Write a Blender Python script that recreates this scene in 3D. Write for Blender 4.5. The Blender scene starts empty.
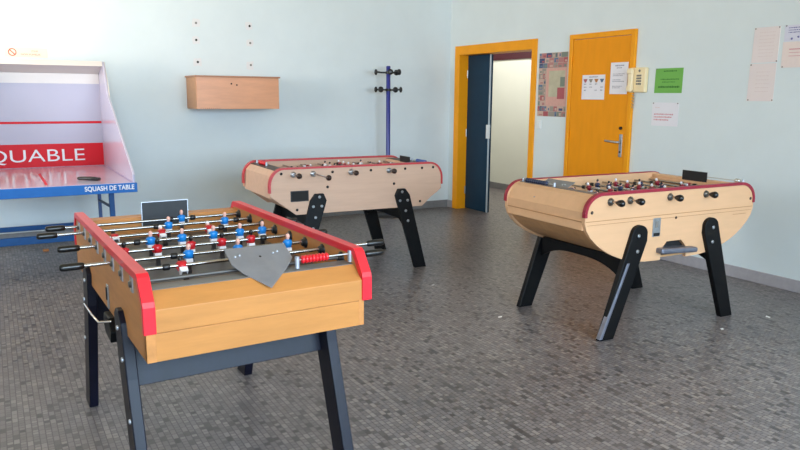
import bpy, bmesh, math, random
from mathutils import Vector, Matrix
random.seed(7)
PI = math.pi
C = bpy.context.scene.collection
SC = bpy.context.scene

# ------------------------------------------------------------------ materials
def lin(r, g, b):
    f = lambda c: (c/255/12.92) if c/255 <= .04045 else ((c/255+.055)/1.055)**2.4
    return (f(r), f(g), f(b), 1)

def mat(name, rgb, rough=.5, metal=0., var=0., scale=30., stretch=(1, 1, 1), spec=.5, bump=0., coat=0.):
    """plain paint / plastic / metal; with var a noise breaks up the colour (grain, dirt)"""
    m = bpy.data.materials.new(name); m.use_nodes = True
    nt = m.node_tree; b = nt.nodes['Principled BSDF']
    b.inputs['Roughness'].default_value = rough; b.inputs['Metallic'].default_value = metal
    b.inputs['Specular IOR Level'].default_value = spec
    b.inputs['Coat Weight'].default_value = coat
    col = lin(*rgb); b.inputs['Base Color'].default_value = col
    if var or bump:
        tc = nt.nodes.new('ShaderNodeTexCoord'); mp = nt.nodes.new('ShaderNodeMapping')
        mp.inputs['Scale'].default_value = stretch
        nz = nt.nodes.new('ShaderNodeTexNoise'); nz.inputs['Scale'].default_value = scale
        nz.inputs['Detail'].default_value = 5; nz.inputs['Roughness'].default_value = .6
        nt.links.new(tc.outputs['Object'], mp.inputs[0]); nt.links.new(mp.outputs[0], nz.inputs['Vector'])
    if var:
        rp = nt.nodes.new('ShaderNodeValToRGB')
        rp.color_ramp.elements[0].position = .3; rp.color_ramp.elements[1].position = .7
        rp.color_ramp.elements[0].color = tuple(c*(1-var) for c in col[:3])+(1,)
        rp.color_ramp.elements[1].color = tuple(min(1, c*(1+var*.5)) for c in col[:3])+(1,)
        nt.links.new(nz.outputs['Fac'], rp.inputs[0]); nt.links.new(rp.outputs[0], b.inputs['Base Color'])
    if bump:
        bp = nt.nodes.new('ShaderNodeBump'); bp.inputs['Strength'].default_value = bump; bp.inputs['Distance'].default_value = .002
        nt.links.new(nz.outputs['Fac'], bp.inputs['Height']); nt.links.new(bp.outputs[0], b.inputs['Normal'])
    return m

def floor_mat():
    m = bpy.data.materials.new('mosaic_tiles'); m.use_nodes = True
    nt = m.node_tree; b = nt.nodes['Principled BSDF']; N = nt.nodes.new; L = nt.links.new
    tc = N('ShaderNodeTexCoord')
    br = N('ShaderNodeTexBrick'); br.inputs['Scale'].default_value = 1
    br.offset = .5; br.inputs['Brick Width'].default_value = .046; br.inputs['Row Height'].default_value = .025; br.squash = .55; br.squash_frequency = 2
    br.inputs['Mortar Size'].default_value = .0021; br.inputs['Mortar Smooth'].default_value = .2
    br.inputs['Color1'].default_value = (0, 0, 0, 1); br.inputs['Color2'].default_value = (1, 1, 1, 1); br.inputs['Mortar'].default_value = (.5, .5, .5, 1)
    mpx = N('ShaderNodeMapping'); mpx.inputs['Rotation'].default_value = (0, 0, PI/2)
    L(tc.outputs['Object'], mpx.inputs[0]); L(mpx.outputs[0], br.inputs['Vector'])
    rp = N('ShaderNodeValToRGB'); rp.color_ramp.interpolation = 'LINEAR'
    e = rp.color_ramp.elements
    e[0].position = 0; e[0].color = lin(*FLOOR[0]); e[1].position = 1; e[1].color = lin(*FLOOR[3])
    for p, c in ((.2, FLOOR[1]), (.7, FLOOR[2])):
        n = e.new(p); n.color = lin(*c)
    L(br.outputs['Color'], rp.inputs[0])
    mx = N('ShaderNodeMix'); mx.data_type = 'RGBA'
    L(br.outputs['Fac'], mx.inputs[0]); L(rp.outputs[0], mx.inputs[6]); mx.inputs[7].default_value = lin(*FLOOR[4])
    nz = N('ShaderNodeTexNoise'); nz.inputs['Scale'].default_value = 1.3; nz.inputs['Detail'].default_value = 4
    L(tc.outputs['Object'], nz.inputs['Vector'])
    r2 = N('ShaderNodeMapRange'); r2.inputs[1].default_value = .3; r2.inputs[2].default_value = .7; r2.inputs[3].default_value = .9; r2.inputs[4].default_value = 1.08
    L(nz.outputs['Fac'], r2.inputs[0])
    mm = N('ShaderNodeMix'); mm.data_type = 'RGBA'; mm.blend_type = 'MULTIPLY'; mm.inputs[0].default_value = 1
    L(mx.outputs[2], mm.inputs[6]); L(r2.outputs[0], mm.inputs[7])
    L(mm.outputs[2], b.inputs['Base Color'])
    n2 = N('ShaderNodeTexNoise'); n2.inputs['Scale'].default_value = 40; L(tc.outputs['Object'], n2.inputs['Vector'])
    r3 = N('ShaderNodeMapRange'); r3.inputs[3].default_value = FLOOR_ROUGH[0]; r3.inputs[4].default_value = FLOOR_ROUGH[1]
    L(n2.outputs['Fac'], r3.inputs[0]); L(r3.outputs[0], b.inputs['Roughness'])
    bp = N('ShaderNodeBump'); bp.inputs['Strength'].default_value = .25; bp.inputs['Distance'].default_value = .001; bp.invert = True
    L(br.outputs['Fac'], bp.inputs['Height']); L(bp.outputs[0], b.inputs['Normal'])
    return m

FLOOR = [(70, 65, 66), (109, 103, 103), (119, 112, 112), (136, 129, 126), (80, 75, 76)]
FLOOR_ROUGH = (.26, .46)
M = {}
M['floor'] = floor_mat()
M['wall'] = mat('pale_blue_wall_paint', (216, 224, 226), .55, var=.03, scale=3, bump=.15)
M['ceiling'] = mat('cream_ceiling_paint', (240, 230, 202), .8, var=.02, scale=3)
M['corridor'] = mat('cream_wall_paint', (234, 235, 222), .6, var=.02, scale=3)
M['base'] = mat('grey_skirting_tile', (128, 127, 128), .45, var=.12, scale=25)
M['base_light'] = mat('pale_skirting_tile', (168, 162, 166), .45, var=.08, scale=25)
M['maroon'] = mat('maroon_paint', (72, 24, 36), .5, var=.05)
M['orange'] = mat('orange_door_paint', (238, 150, 14), .5, spec=.2, var=.06, scale=5, stretch=(3, 3, .6))
M['orange_dark'] = mat('orange_frame_paint', (242, 158, 16), .48, spec=.25, var=.05, scale=8)
M['door_blue'] = mat('navy_door_paint', (20, 52, 74), .5, spec=.2, var=.08, scale=6)
M['steel'] = mat('brushed_steel', (176, 178, 182), .35, .9, var=.1, scale=60)
M['chrome'] = mat('chrome', (215, 215, 218), .16, 1.)
M['alu'] = mat('dull_aluminium', (190, 195, 205), .4, .8, var=.1)
M['alu_pale'] = mat('pale_metal_strip', (186, 196, 204), .4, .2)
M['tray'] = mat('worn_steel_tray', (120, 122, 134), .45, .6, var=.15, scale=20)
M['rod'] = mat('steel_rod', (168, 166, 164), .24, 1.)
M['rod_dark'] = mat('dull_dark_rod', (92, 90, 88), .5, .6)
M['white_metal'] = mat('white_enamel', (226, 228, 228), .4)
M['black'] = mat('black_lacquer', (8, 8, 10), .46, spec=.22, var=.3, scale=14)
M['black_blue'] = mat('worn_black_lacquer_sky_sheen', (14, 14, 29), .42, spec=.25, var=.35, scale=18, stretch=(1, 1, .4))  # worn black; the sky's bluish reflection is mixed into the base colour
M['handle'] = mat('black_bakelite', (14, 13, 14), .28)
M['handle_brown'] = mat('dark_varnished_grip', (44, 26, 20), .3)
M['wood1'] = mat('golden_varnished_wood', (186, 126, 68), .42, var=.14, scale=5, stretch=(5, .7, 5), spec=.28)
M['wood1_side'] = mat('golden_varnished_wood_side', (192, 130, 74), .42, var=.16, scale=5, stretch=(.7, 5, 5), spec=.28)
M['wood2'] = mat('pale_maple_laminate', (201, 164, 140), .48, spec=.3, var=.07, scale=5, stretch=(.6, 5, 6))
M['wood3'] = mat('cream_beech_laminate', (214, 168, 128), .45, spec=.3, var=.05, scale=5, stretch=(.6, 4, 5))
M['wood3_under'] = mat('brown_plywood', (190, 142, 96), .5, var=.12, scale=8, stretch=(1, 4, 1))
M['groove'] = mat('groove_line', (168, 120, 70), .6)
M['red1'] = mat('bright_red_plastic', (222, 32, 46), .34)
M['red2'] = mat('brick_red_plastic', (184, 50, 54), .4)
M['red3'] = mat('wine_red_plastic', (146, 26, 48), .4)
M['field'] = mat('dark_grey_playfield', (74, 73, 72), .42, var=.12, scale=10)
M['field_line'] = mat('playfield_line', (112, 110, 106), .5)
M['deck'] = mat('grey_end_deck', (104, 102, 100), .4, var=.1, scale=12)
M['deck_dark'] = mat('dark_end_deck', (50, 44, 40), .45, var=.1)
M['flap'] = mat('lit_sheet_metal', (146, 146, 152), .38, .5, var=.1, scale=15)  # same metal as the black flap, greyed to paint in its lit face
M['flap_dark'] = mat('black_sheet_metal', (26, 27, 30), .42, .2, var=.2)
M['skin'] = mat('skin_tone_enamel', (226, 172, 156), .4)
M['p_blue'] = mat('blue_shirt_enamel', (20, 122, 198), .35)
M['p_red'] = mat('red_shirt_enamel', (188, 26, 36), .35)
M['p_white'] = mat('white_shorts_enamel', (222, 220, 224), .4)
M['p_black'] = mat('black_hair_enamel', (20, 18, 20), .4)
M['p_navy'] = mat('navy_shirt_enamel', (38, 48, 84), .35)
M['boot'] = mat('dark_boot_metal', (48, 46, 48), .4, .4)
M['bush_dark'] = mat('tarnished_nickel', (112, 108, 104), .32, .85)
M['wire'] = mat('thin_wire', (200, 200, 198), .3, .9)
M['bead_red'] = mat('red_bead', (206, 28, 40), .3)
M['bead_blue'] = mat('blue_bead', (52, 82, 150), .3)
M['bead_navy'] = mat('navy_bead', (40, 50, 78), .35)
M['sq_white'] = mat('white_glossy_laminate', (188, 182, 202), .14, var=.02, scale=4)
M['sq_board'] = mat('white_board_laminate', (176, 170, 188), .3, var=.02, scale=4, spec=.3)
M['sq_top'] = mat('white_upper_board', (216, 206, 200), .35, var=.03, scale=4)
M['sq_red'] = mat('red_banner', (204, 22, 36), .4, spec=.15)
M['sq_blue'] = mat('blue_apron_paint', (14, 96, 172), .45, var=.05, spec=.3)
M['sq_frame'] = mat('dark_blue_steel_tube', (30, 66, 122), .4, var=.1)
M['sq_tube'] = mat('blue_steel_tube', (16, 72, 128), .4, var=.08, spec=.3)
M['sq_seam'] = mat('purple_seam', (110, 84, 140), .5)
M['rack_blue'] = mat('royal_blue_tube', (38, 46, 128), .3)
M['box_wood'] = mat('copper_brown_wood', (208, 146, 106), .33, var=.12, scale=4, stretch=(.8, 3, 5))
M['box_side'] = mat('shaded_box_side', (190, 136, 92), .4, var=.12, scale=4, stretch=(2, 2, 4))  # box wood in a darker copy, painting in the shade on its sides
M['box_lid'] = mat('brown_box_lid', (170, 116, 82), .4, var=.12, scale=5)
M['paper'] = mat('white_paper', (232, 228, 234), .7, var=.02, scale=6)
M['paper_pink'] = mat('pinkish_paper', (230, 216, 214), .7, var=.03, scale=6)
M['paper_green'] = mat('green_paper', (114, 178, 80), .7, var=.04, scale=6)
M['paper_salmon'] = mat('salmon_paper', (232, 214, 208), .7, var=.03)
M['paper_lilac'] = mat('lilac_paper', (214, 212, 226), .7, var=.03)
M['ink'] = mat('grey_print', (150, 146, 160), .8)
M['ink_green'] = mat('dark_green_print', (58, 116, 44), .8)
M['ink_red'] = mat('faded_red_print', (212, 150, 156), .8)
M['ink_rose'] = mat('rose_print', (222, 204, 202), .8)
M['ink_violet'] = mat('violet_print', (112, 108, 160), .8)
M['sign_red'] = mat('sign_faded_red', (206, 88, 62), .7)
M['sign_text'] = mat('sign_faded_text', (206, 140, 112), .7)
M['sign_white'] = mat('sign_white', (232, 222, 204), .6)
M['cream'] = mat('cream_plastic', (244, 224, 184), .4)
M['cream2'] = mat('cream_plastic_shade', (240, 218, 174), .4)
M['grey_plastic'] = mat('grey_keys', (122, 116, 110), .5)
M['plaster'] = mat('filler_plaster', (222, 220, 220), .7)
M['hole'] = mat('dark_hole', (20, 17, 16), .8)
M['tan'] = mat('orange_tan', (186, 120, 66), .6)
for n, c in dict(c1=(176, 120, 118), c2=(92, 112, 140), c3=(150, 142, 132), c4=(196, 164, 150), c5=(120, 130, 118), c6=(170, 84, 90), c7=(60, 70, 110)).items():
    M[n] = mat('print_'+n, c, .6)
M['map'] = mat('pale_map_print', (190, 182, 156), .6, var=.18, scale=9)
M['pink_print'] = mat('pink_map_frame', (210, 160, 148), .6, var=.08, scale=20)

# ------------------------------------------------------------------ mesh builder
class MB:
    def __init__(s): s.v = []; s.f = []; s.m = []; s.sm = []
    def add(s, vs, fs, mi=0, smooth=False):
        o = len(s.v); s.v += [tuple(v) for v in vs]
        for f in fs: s.f.append([i+o for i in f]); s.m.append(mi); s.sm.append(smooth)
        return s
    def box(s, x0, x1, y0, y1, z0, z1, mi=0):
        x0, x1 = sorted((x0, x1)); y0, y1 = sorted((y0, y1)); z0, z1 = sorted((z0, z1))
        v = [(x0, y0, z0), (x1, y0, z0), (x1, y1, z0), (x0, y1, z0), (x0, y0, z1), (x1, y0, z1), (x1, y1, z1), (x0, y1, z1)]
        return s.add(v, [(0, 3, 2, 1), (4, 5, 6, 7), (0, 1, 5, 4), (1, 2, 6, 5), (2, 3, 7, 6), (3, 0, 4, 7)], mi)
    def prism(s, pts, a, b, axis='y', mi=0):
        """polygon (p,q) extruded from a to b along axis; x:(y,z) y:(x,z) z:(x,y)"""
        mk = {'x': lambda p, q, t: (t, p, q), 'y': lambda p, q, t: (p, t, q), 'z': lambda p, q, t: (p, q, t)}[axis]
        n = len(pts); v = [mk(p, q, a) for p, q in pts]+[mk(p, q, b) for p, q in pts]
        fs = [tuple(range(n)), tuple(range(2*n-1, n-1, -1))]+[(i, n+i, n+(i+1) % n, (i+1) % n) for i in range(n)]
        return s.add(v, fs, mi)
    def lathe(s, prof, p0, d, n=14, mi=0, smooth=True):
        """prof: (t, r) along direction d from p0"""
        d = Vector(d).normalized(); a = d.orthogonal().normalized(); b = d.cross(a); p0 = Vector(p0)
        v = []; fs = []
        for t, r in prof:
            for k in range(n):
                w = 2*PI*k/n; v.append(p0+d*t+(a*math.cos(w)+b*math.sin(w))*r)
        for i in range(len(prof)-1):
            for k in range(n):
                fs.append((i*n+k, i*n+(k+1) % n, (i+1)*n+(k+1) % n, (i+1)*n+k))
        s.add(v, fs, mi, smooth)
        s.add(v[:n], [tuple(range(n-1, -1, -1))], mi); s.add(v[-n:], [tuple(range(n))], mi)
        return s
    def cyl(s, p0, p1, r, n=12, mi=0, r1=None):
        d = Vector(p1)-Vector(p0)
        return s.lathe([(0, r), (d.length, r if r1 is None else r1)], p0, d, n, mi)
    def ball(s, c, r, mi=0, n=12, sc=(1, 1, 1)):
        k = 8; prof = []
        o = len(s.v)
        for i in range(k+1):
            w = PI*i/k; prof.append((-r*math.cos(w), max(r*math.sin(w), 1e-5)))
        s.lathe([(t, q) for t, q in prof], (0, 0, 0), (0, 0, 1), n, mi)
        for i in range(o, len(s.v)):
            x, y, z = s.v[i]; s.v[i] = (c[0]+x*sc[0], c[1]+y*sc[1], c[2]+z*sc[2])
        return s
    def tube(s, pts, r, n=8, mi=0):
        pts = [Vector(p) for p in pts]; v = []; fs = []; m = len(pts)
        t0 = (pts[1]-pts[0]).normalized(); a = t0.orthogonal().normalized()
        for i, p in enumerate(pts):
            t = (pts[min(i+1, m-1)]-pts[max(i-1, 0)]).normalized()
            a = (a-t*a.dot(t)).normalized(); b = t.cross(a)
            v += [p+(a*math.cos(2*PI*k/n)+b*math.sin(2*PI*k/n))*r for k in range(n)]
        for i in range(m-1):
            for k in range(n): fs.append((i*n+k, i*n+(k+1) % n, (i+1)*n+(k+1) % n, (i+1)*n+k))
        s.add(v, fs, mi, True); s.add(v[:n], [tuple(range(n-1, -1, -1))], mi); s.add(v[-n:], [tuple(range(n))], mi)
        return s
    def mesh(s, name, mats):
        me = bpy.data.meshes.new(name); me.from_pydata(s.v, [], s.f)
        for m in mats: me.materials.append(M[m] if isinstance(m, str) else m)
        for p, mi, sm in zip(me.polygons, s.m, s.sm): p.material_index = mi; p.use_smooth = sm
        bm = bmesh.new(); bm.from_mesh(me); bmesh.ops.recalc_face_normals(bm, faces=bm.faces); bm.to_mesh(me); bm.free()
        return me
    def build(s, name, mats, parent=None, bevel=0., loc=None, rot=None):
        if isinstance(mats, str): mats = [mats]
        o = put(name, s.mesh(name, mats), parent, loc, rot)
        if bevel:
            b = o.modifiers.new('bevel', 'BEVEL'); b.width = bevel; b.segments = 2; b.limit_method = 'ANGLE'; b.angle_limit = .6
        return o

def put(name, me, parent=None, loc=None, rot=None):
    o = bpy.data.objects.new(name, me); C.objects.link(o)
    if parent: o.parent = parent
    if loc: o.location = loc
    if rot: o.rotation_euler = rot
    return o

def tag(o, label, cat, group=None):
    o['label'] = label; o['category'] = cat
    if group: o['group'] = group
    return o
def thing(name, label, cat, loc=(0, 0, 0), rotz=0., group=None):
    o = bpy.data.objects.new(name, None); C.objects.link(o); o.empty_display_size = .1
    o.location = loc; o.rotation_euler = (0, 0, rotz)
    return tag(o, label, cat, group)
def struct(o): o['kind'] = 'structure'; return o
def plabel(o, l): o['label'] = l; return o

def text_mesh(name, body, width, height, depth, bold=0.):
    """lettering laid out in the local xz plane, front towards -y, lower left at the origin"""
    cu = bpy.data.curves.new(name, 'FONT'); cu.body = body; cu.extrude = .02; cu.offset = bold
    ob = bpy.data.objects.new(name, cu); C.objects.link(ob)
    bpy.context.view_layer.update()
    me = bpy.data.meshes.new_from_object(ob.evaluated_get(bpy.context.evaluated_depsgraph_get()))
    bpy.data.objects.remove(ob)
    xs = [v.co.x for v in me.vertices]; ys = [v.co.y for v in me.vertices]; zs = [v.co.z for v in me.vertices]
    x0, x1, y0, y1, z0, z1 = min(xs), max(xs), min(ys), max(ys), min(zs), max(zs)
    for v in me.vertices:
        x, y, z = v.co
        v.co = ((x-x0)/(x1-x0)*width, -(z-z0)/(z1-z0)*depth, (y-y0)/(y1-y0)*height)
    me.materials.clear()
    return me

# ------------------------------------------------------------------ camera
CAMH = 1.46393
r = Vector((0.86725486, -0.49780831, 0.00747625)); u = Vector((0.08276825, 0.15896955, 0.98380796)); fw = Vector((0.49093627, 0.85259344, -0.17906984))
cam = bpy.data.cameras.new('camera'); co = bpy.data.objects.new('camera', cam); C.objects.link(co)
mw = Matrix(((r.x, u.x, -fw.x, 0), (r.y, u.y, -fw.y, 0), (r.z, u.z, -fw.z, CAMH), (0, 0, 0, 1)))
co.matrix_world = mw
cam.sensor_width = 36; cam.lens = 36*707.357/800; cam.clip_start = .05; cam.clip_end = 60
SC.camera = co

# ------------------------------------------------------------------ room shell
XR, YB = 5.2843, 7.8927          # right wall, back wall
XL, YF, ZC = -2.3, -2.2, 3.0     # left wall, wall behind the viewer, ceiling
XC = 7.075                       # far wall of the corridor
D1 = (6.256, 7.68, 1.995)        # doorway opening (y0, y1, height)
struct(MB().box(XL-.2, XC+.2, YF-.2, 11.2, -.1, 0).build('floor', 'floor'))
struct(MB().box(XL-.2, XR+.2, YF-.2, YB+.2, ZC, ZC+.1).build('ceiling', 'ceiling'))
struct(MB().box(XL-.2, XR+.2, YB, YB+.2, 0, ZC).build('wall_back', 'wall'))
w = MB(); w.box(XR, XR+.2, YF-.2, D1[0], 0, ZC); w.box(XR, XR+.2, D1[1], YB, 0, ZC); w.box(XR, XR+.2, D1[0], D1[1], D1[2], ZC)
struct(w.build('wall_right', 'wall'))
# left wall with a window opening near the squash table
LW = (4.5, 6.7, 1.3, 2.85)
w = MB(); w.box(XL-.2, XL, YF-.2, LW[0], 0, ZC); w.box(XL-.2, XL, LW[1], YB, 0, ZC); w.box(XL-.2, XL, LW[0], LW[1], 0, LW[2]); w.box(XL-.2, XL, LW[0], LW[1], LW[3], ZC)
struct(w.build('wall_left', 'wall'))
# wall behind the viewer: a long band of windows
RW = (-1.6, 4.6, .9, 2.8)
w = MB(); w.box(XL, RW[0], YF-.2, YF, 0, ZC); w.box(RW[1], XR, YF-.2, YF, 0, ZC); w.box(RW[0], RW[1], YF-.2, YF, 0, RW[2]); w.box(RW[0], RW[1], YF-.2, YF, RW[3], ZC)
struct(w.build('wall_front', 'wall'))
fr = MB()
for i in range(6):
    x = RW[0]+(RW[1]-RW[0])*i/5; fr.box(x-.03, x+.03, YF-.12, YF-.06, RW[2], RW[3])
fr.box(RW[0], RW[1], YF-.12, YF-.06, RW[2], RW[2]+.06); fr.box(RW[0], RW[1], YF-.12, YF-.06, RW[3]-.06, RW[3])
struct(fr.build('window_1', 'white_metal'))
fr = MB()
for i in range(3):
    y = LW[0]+(LW[1]-LW[0])*i/2; fr.box(XL-.12, XL-.06, y-.03, y+.03, LW[2], LW[3])
fr.box(XL-.12, XL-.06, LW[0], LW[1], LW[2], LW[2]+.06); fr.box(XL-.12, XL-.06, LW[0], LW[1], LW[3]-.06, LW[3])
struct(fr.build('window_2', 'white_metal'))
# skirting
HB = .096
struct(MB().box(XL, XR, YB-.012, YB, 0, HB).build('baseboard_back', 'base', bevel=.003))
w = MB(); w.box(XR-.012, XR, YF, 4.777, 0, HB); w.box(XR-.012, XR, 5.6495, 6.176, 0, HB); w.box(XR-.012, XR, 7.76, YB-.012, 0, HB)
struct(w.build('baseboard_right', 'base_light', bevel=.003))
# corridor
struct(MB().box(XC, XC+.2, 5., 11.2, 0, 2.7).build('wall_corridor', 'corridor'))
w = MB(); w.box(XR+.2, XC, 4.8, 5., 0, 2.7); w.box(XR+.2, XC, 11., 11.2, 0, 2.7); w.box(XR+.2, XR+.4, YB, 11., 0, 2.7)
struct(w.build('wall_corridor_ends', 'corridor'))
struct(MB().box(XR+.2, XC+.2, 4.8, 11.2, 2.7, 2.8).build('ceiling_corridor', 'ceiling'))
struct(MB().box(XC-.02, XC, 5., 11., 2.035, 2.7).build('trim_1', 'maroon'))
struct(MB().box(XC-.012, XC, 5., 11., 0, HB).build('baseboard_corridor', 'base'))

# ------------------------------------------------------------------ open door (doorway with a narrow fixed leaf)
d = MB(); d.box(XR-.018, XR+.2, D1[1]-.02, 7.761, 0, 2.097); d.box(XR-.018, XR+.2, 6.176, D1[0], 0, 2.097); d.box(XR-.018, XR+.2, D1[0], D1[1]-.02, 1.985, 2.097)
door1 = struct(d.build('door_1', 'orange_dark', bevel=.004))
leaf = MB().box(5.405, 5.45, 7.185, D1[1]-.022, .008, 1.983).build('door_leaf', 'door_blue', door1, bevel=.003); plabel(leaf, 'narrow navy blue door leaf')
MB().box(5.398, 5.416, 7.176, 7.19, .01, 1.98).build('edge_strip', 'alu_pale', leaf, bevel=.002)
MB().box(5.385, 5.42, 7.172, 7.215, .95, 1.12).build('lock', 'white_metal', leaf, bevel=.004)
h = MB()
for z in (.25, 1.0, 1.75): h.cyl((5.398, 7.655, z-.05), (5.398, 7.655, z+.05), .008)
h.build('hinge', 'steel', leaf)

# ------------------------------------------------------------------ closed orange door
d = MB(); y0, y1, ht = 4.777, 5.6495, 2.097
d.box(XR-.03, XR, y0, y0+.05, 0, ht); d.box(XR-.03, XR, y1-.05, y1, 0, ht); d.box(XR-.03, XR, y0+.05, y1-.05, ht-.05, ht)
door2 = struct(d.build('door_2', 'orange_dark', bevel=.004))
leaf = MB().box(XR-.024, XR, y0+.054, y1-.054, .008, ht-.054).build('door_leaf', 'orange', door2, bevel=.002)
hp = MB().box(XR-.032, XR-.024, 4.862, 4.9, .90, 1.12).build('handle_plate', 'steel', leaf, bevel=.004)
MB().tube([(XR-.03, 4.881, 1.045), (XR-.075, 4.881, 1.045), (XR-.085, 4.9, 1.046), (XR-.085, 5.03, 1.052)], .010).build('lever', 'steel', hp)
MB().cyl((XR-.036, 4.881, .95), (XR-.03, 4.881, .95), .010).build('keyhole', 'hole', hp)
MB().cyl((XR-.04, 4.888, 1.178), (XR-.024, 4.888, 1.178), .015, 16).build('bolt_lock', 'hole', leaf)
for z in (.3, 1.08, 1.83): MB().cyl((XR-.036, 5.6, z-.045), (XR-.036, 5.6, z+.045), .009).build('hinge', 'orange_dark', leaf)

# ------------------------------------------------------------------ football tables
def player_mesh(shirt, hair, head='skin'):
    """man cast on a rod: rod axis is local y through the origin, facing +x"""
    b = MB()
    # boots and legs
    b.box(-.010, .016, -.013, .013, -.072, -.054, 0)
    b.prism([(-.008, -.055), (.009, -.055), (.011, -.02), (-.011, -.02)], -.011, .011, 'y', 0)
    # shorts
    b.prism([(-.016, -.026), (.016, -.026), (.015, -.004), (-.015, -.004)], -.02, .02, 'y', 1)
    # torso: wider at the shoulders
    v = []
    for z, hx, hy in ((-.005, .012, .017), (.008, .014, .019), (.022, .014, .024), (.030, .010, .019), (.034, .006, .008)):
        v += [(-hx, -hy, z), (hx, -hy, z), (hx, hy, z), (-hx, hy, z)]
    f = [(0, 3, 2, 1), (16, 17, 18, 19)]
    for i in range(4):
        for k in range(4): f.append((i*4+k, i*4+(k+1) % 4, i*4+4+(k+1) % 4, i*4+4+k))
    b.add(v, f, 2, True)
    for sg in (-1, 1):   # arms folded to the hips
        b.tube([(0, sg*.022, .025), (.004, sg*.029, .012), (.012, sg*.018, -.002)], .006, 6, 2)
    b.ball((0, 0, .044), .0125, 3, 10, (1, .95, 1.15))
    b.ball((-.003, 0, .049), .0125, 4, 10, (1, 1, .95))
    b.v = [(x*.74, y*.68, z*.9-.012) for x, y, z in b.v]
    return b.mesh('player', ['boot', 'p_white', shirt, head, hair])
PM = {'blue': player_mesh('p_blue', 'skin'), 'red': player_mesh('p_red', 'p_black', 'p_black'), 'redpale': player_mesh('p_red', 'p_white'),
      'navy': player_mesh('p_navy', 'p_black'), 'white': player_mesh('p_white', 'p_black'), 'darkred': player_mesh('red3', 'p_white')}

RODU = (-.575, -.41, -.245, -.085, .085, .245, .41, .575)

def handle_straight():
    return MB().lathe([(0, .009), (.005, .0125), (.02, .0135), (.066, .0135), (.075, .0125), (.08, .009), (.081, .002)], (0, 0, 0), (0, 1, 0), 14).mesh('handle', ['handle'])
def handle_egg(m):
    return MB().lathe([(0, .008), (.005, .012), (.018, .018), (.034, .022), (.046, .021), (.056, .014), (.060, .004)], (0, 0, 0), (0, 1, 0), 14).mesh('handle', [m])
def collar_mesh(m): return MB().lathe([(0, .009), (.004, .0125), (.022, .0125), (.026, .009)], (0, -.013, 0), (0, 1, 0), 12).mesh('stopper', [m])
COLLAR = collar_mesh('p_black')
def bushing_mesh(m, k=1.): return MB().lathe([(t*k, q*k) for t, q in ((0, .024), (.004, .024), (.007, .017), (.016, .015), (.017, .011))], (0, 0, 0), (0, 1, 0), 16).mesh('bushing', [m])

def rods(root, W, zr, uu, spec, hmesh, hsides, hout, dark=()):
    """spec per rod: (list of (v, tilt, kind)); hsides: +1/-1 side of handle; hout: distance of handle start from the panel"""
    for i, x in enumerate(uu):
        sg = hsides[i]; out = hout[i]
        lo, hi = (-W/2+.01, W/2+out+.02) if sg > 0 else (-W/2-out-.02, W/2-.01)
        ro = MB().cyl((0, lo, 0), (0, hi, 0), .0066, 10).build('rod', 'rod_dark' if i in dark else 'rod', root, loc=(x, 0, zr))
        put('handle', hmesh, ro, (0, sg*(W/2+out), 0), (0, 0, 0 if sg > 0 else PI))
        for v, tilt, kind in spec[i]:
            put('player', PM[kind], ro, (0, v, 0), (0, tilt, 0 if kind in ('blue', 'navy', 'white') else 0))
        if spec[i]:
            vs = [a[0] for a in spec[i]]
            for e, sgn in ((min(vs), -1), (max(vs), 1)):
                c = e+sgn*.055
                if abs(c) < W/2-.06: put('stopper', COLLAR, ro, (0, c, 0))

def trim_strip(path, v0, v1, drop, lift, mi=0):
    """edge trim: cap of thickness 'lift' above the panel edge, wrapping 'drop' down both faces. path: (u,z) points"""
    b = MB(); n = len(path); P = [Vector(p) for p in path]; rings = []
    for i in range(n):
        t = (P[min(i+1, n-1)]-P[max(i-1, 0)]).normalized(); nn = Vector((-t.y, t.x))
        if nn.y < 0 and abs(nn.y) > .2: nn = -nn
        a = P[i]+nn*lift; c = P[i]-nn*drop
        rings.append([(c.x, v0, c.y), (a.x, v0, a.y), (a.x, v0*.8+v1*.2, a.y), (a.x, v0*.2+v1*.8, a.y), (a.x, v1, a.y), (c.x, v1, c.y)])
    vs = [q for g in rings for q in g]; fs = []
    for i in range(n-1):
        for k in range(6): fs.append((i*6+k, i*6+(k+1) % 6, i*6+6+(k+1) % 6, i*6+6+k))
    fs += [tuple(range(6)), tuple(range(6*n-1, 6*n-7, -1))]
    return b.add(vs, fs, mi)

def arc(cx, cz, rx, rz, a0, a1, n):
    return [(cx+rx*math.cos(a0+(a1-a0)*i/n), cz+rz*math.sin(a0+(a1-a0)*i/n)) for i in range(n+1)]

def score_counter(root, u0, v0, v1, z, mat_bead, b0, b1, n):
    """wire on two posts along the table's width with sliding beads between v = b0 and b1"""
    s = MB().cyl((u0, v0, z), (u0, v1, z), .003, 8).build('score_wire', 'wire', root)
    for v in (v0, v1):
        MB().cyl((u0, v, z-.03), (u0, v, z+.012), .009, 12).build('post', 'alu', s)
    lo, hi = sorted((b0, b1)); st = (hi-lo)/n
    me = MB().lathe([(0, .006), (st*.12, .013), (st*.5, .0155), (st*.88, .013), (st, .006)], (0, -st/2, 0), (0, 1, 0), 12).mesh('bead', [mat_bead])
    for k in range(n): put('bead', me, s, (u0, lo+(k+.5)*st, z))
    return s

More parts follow.
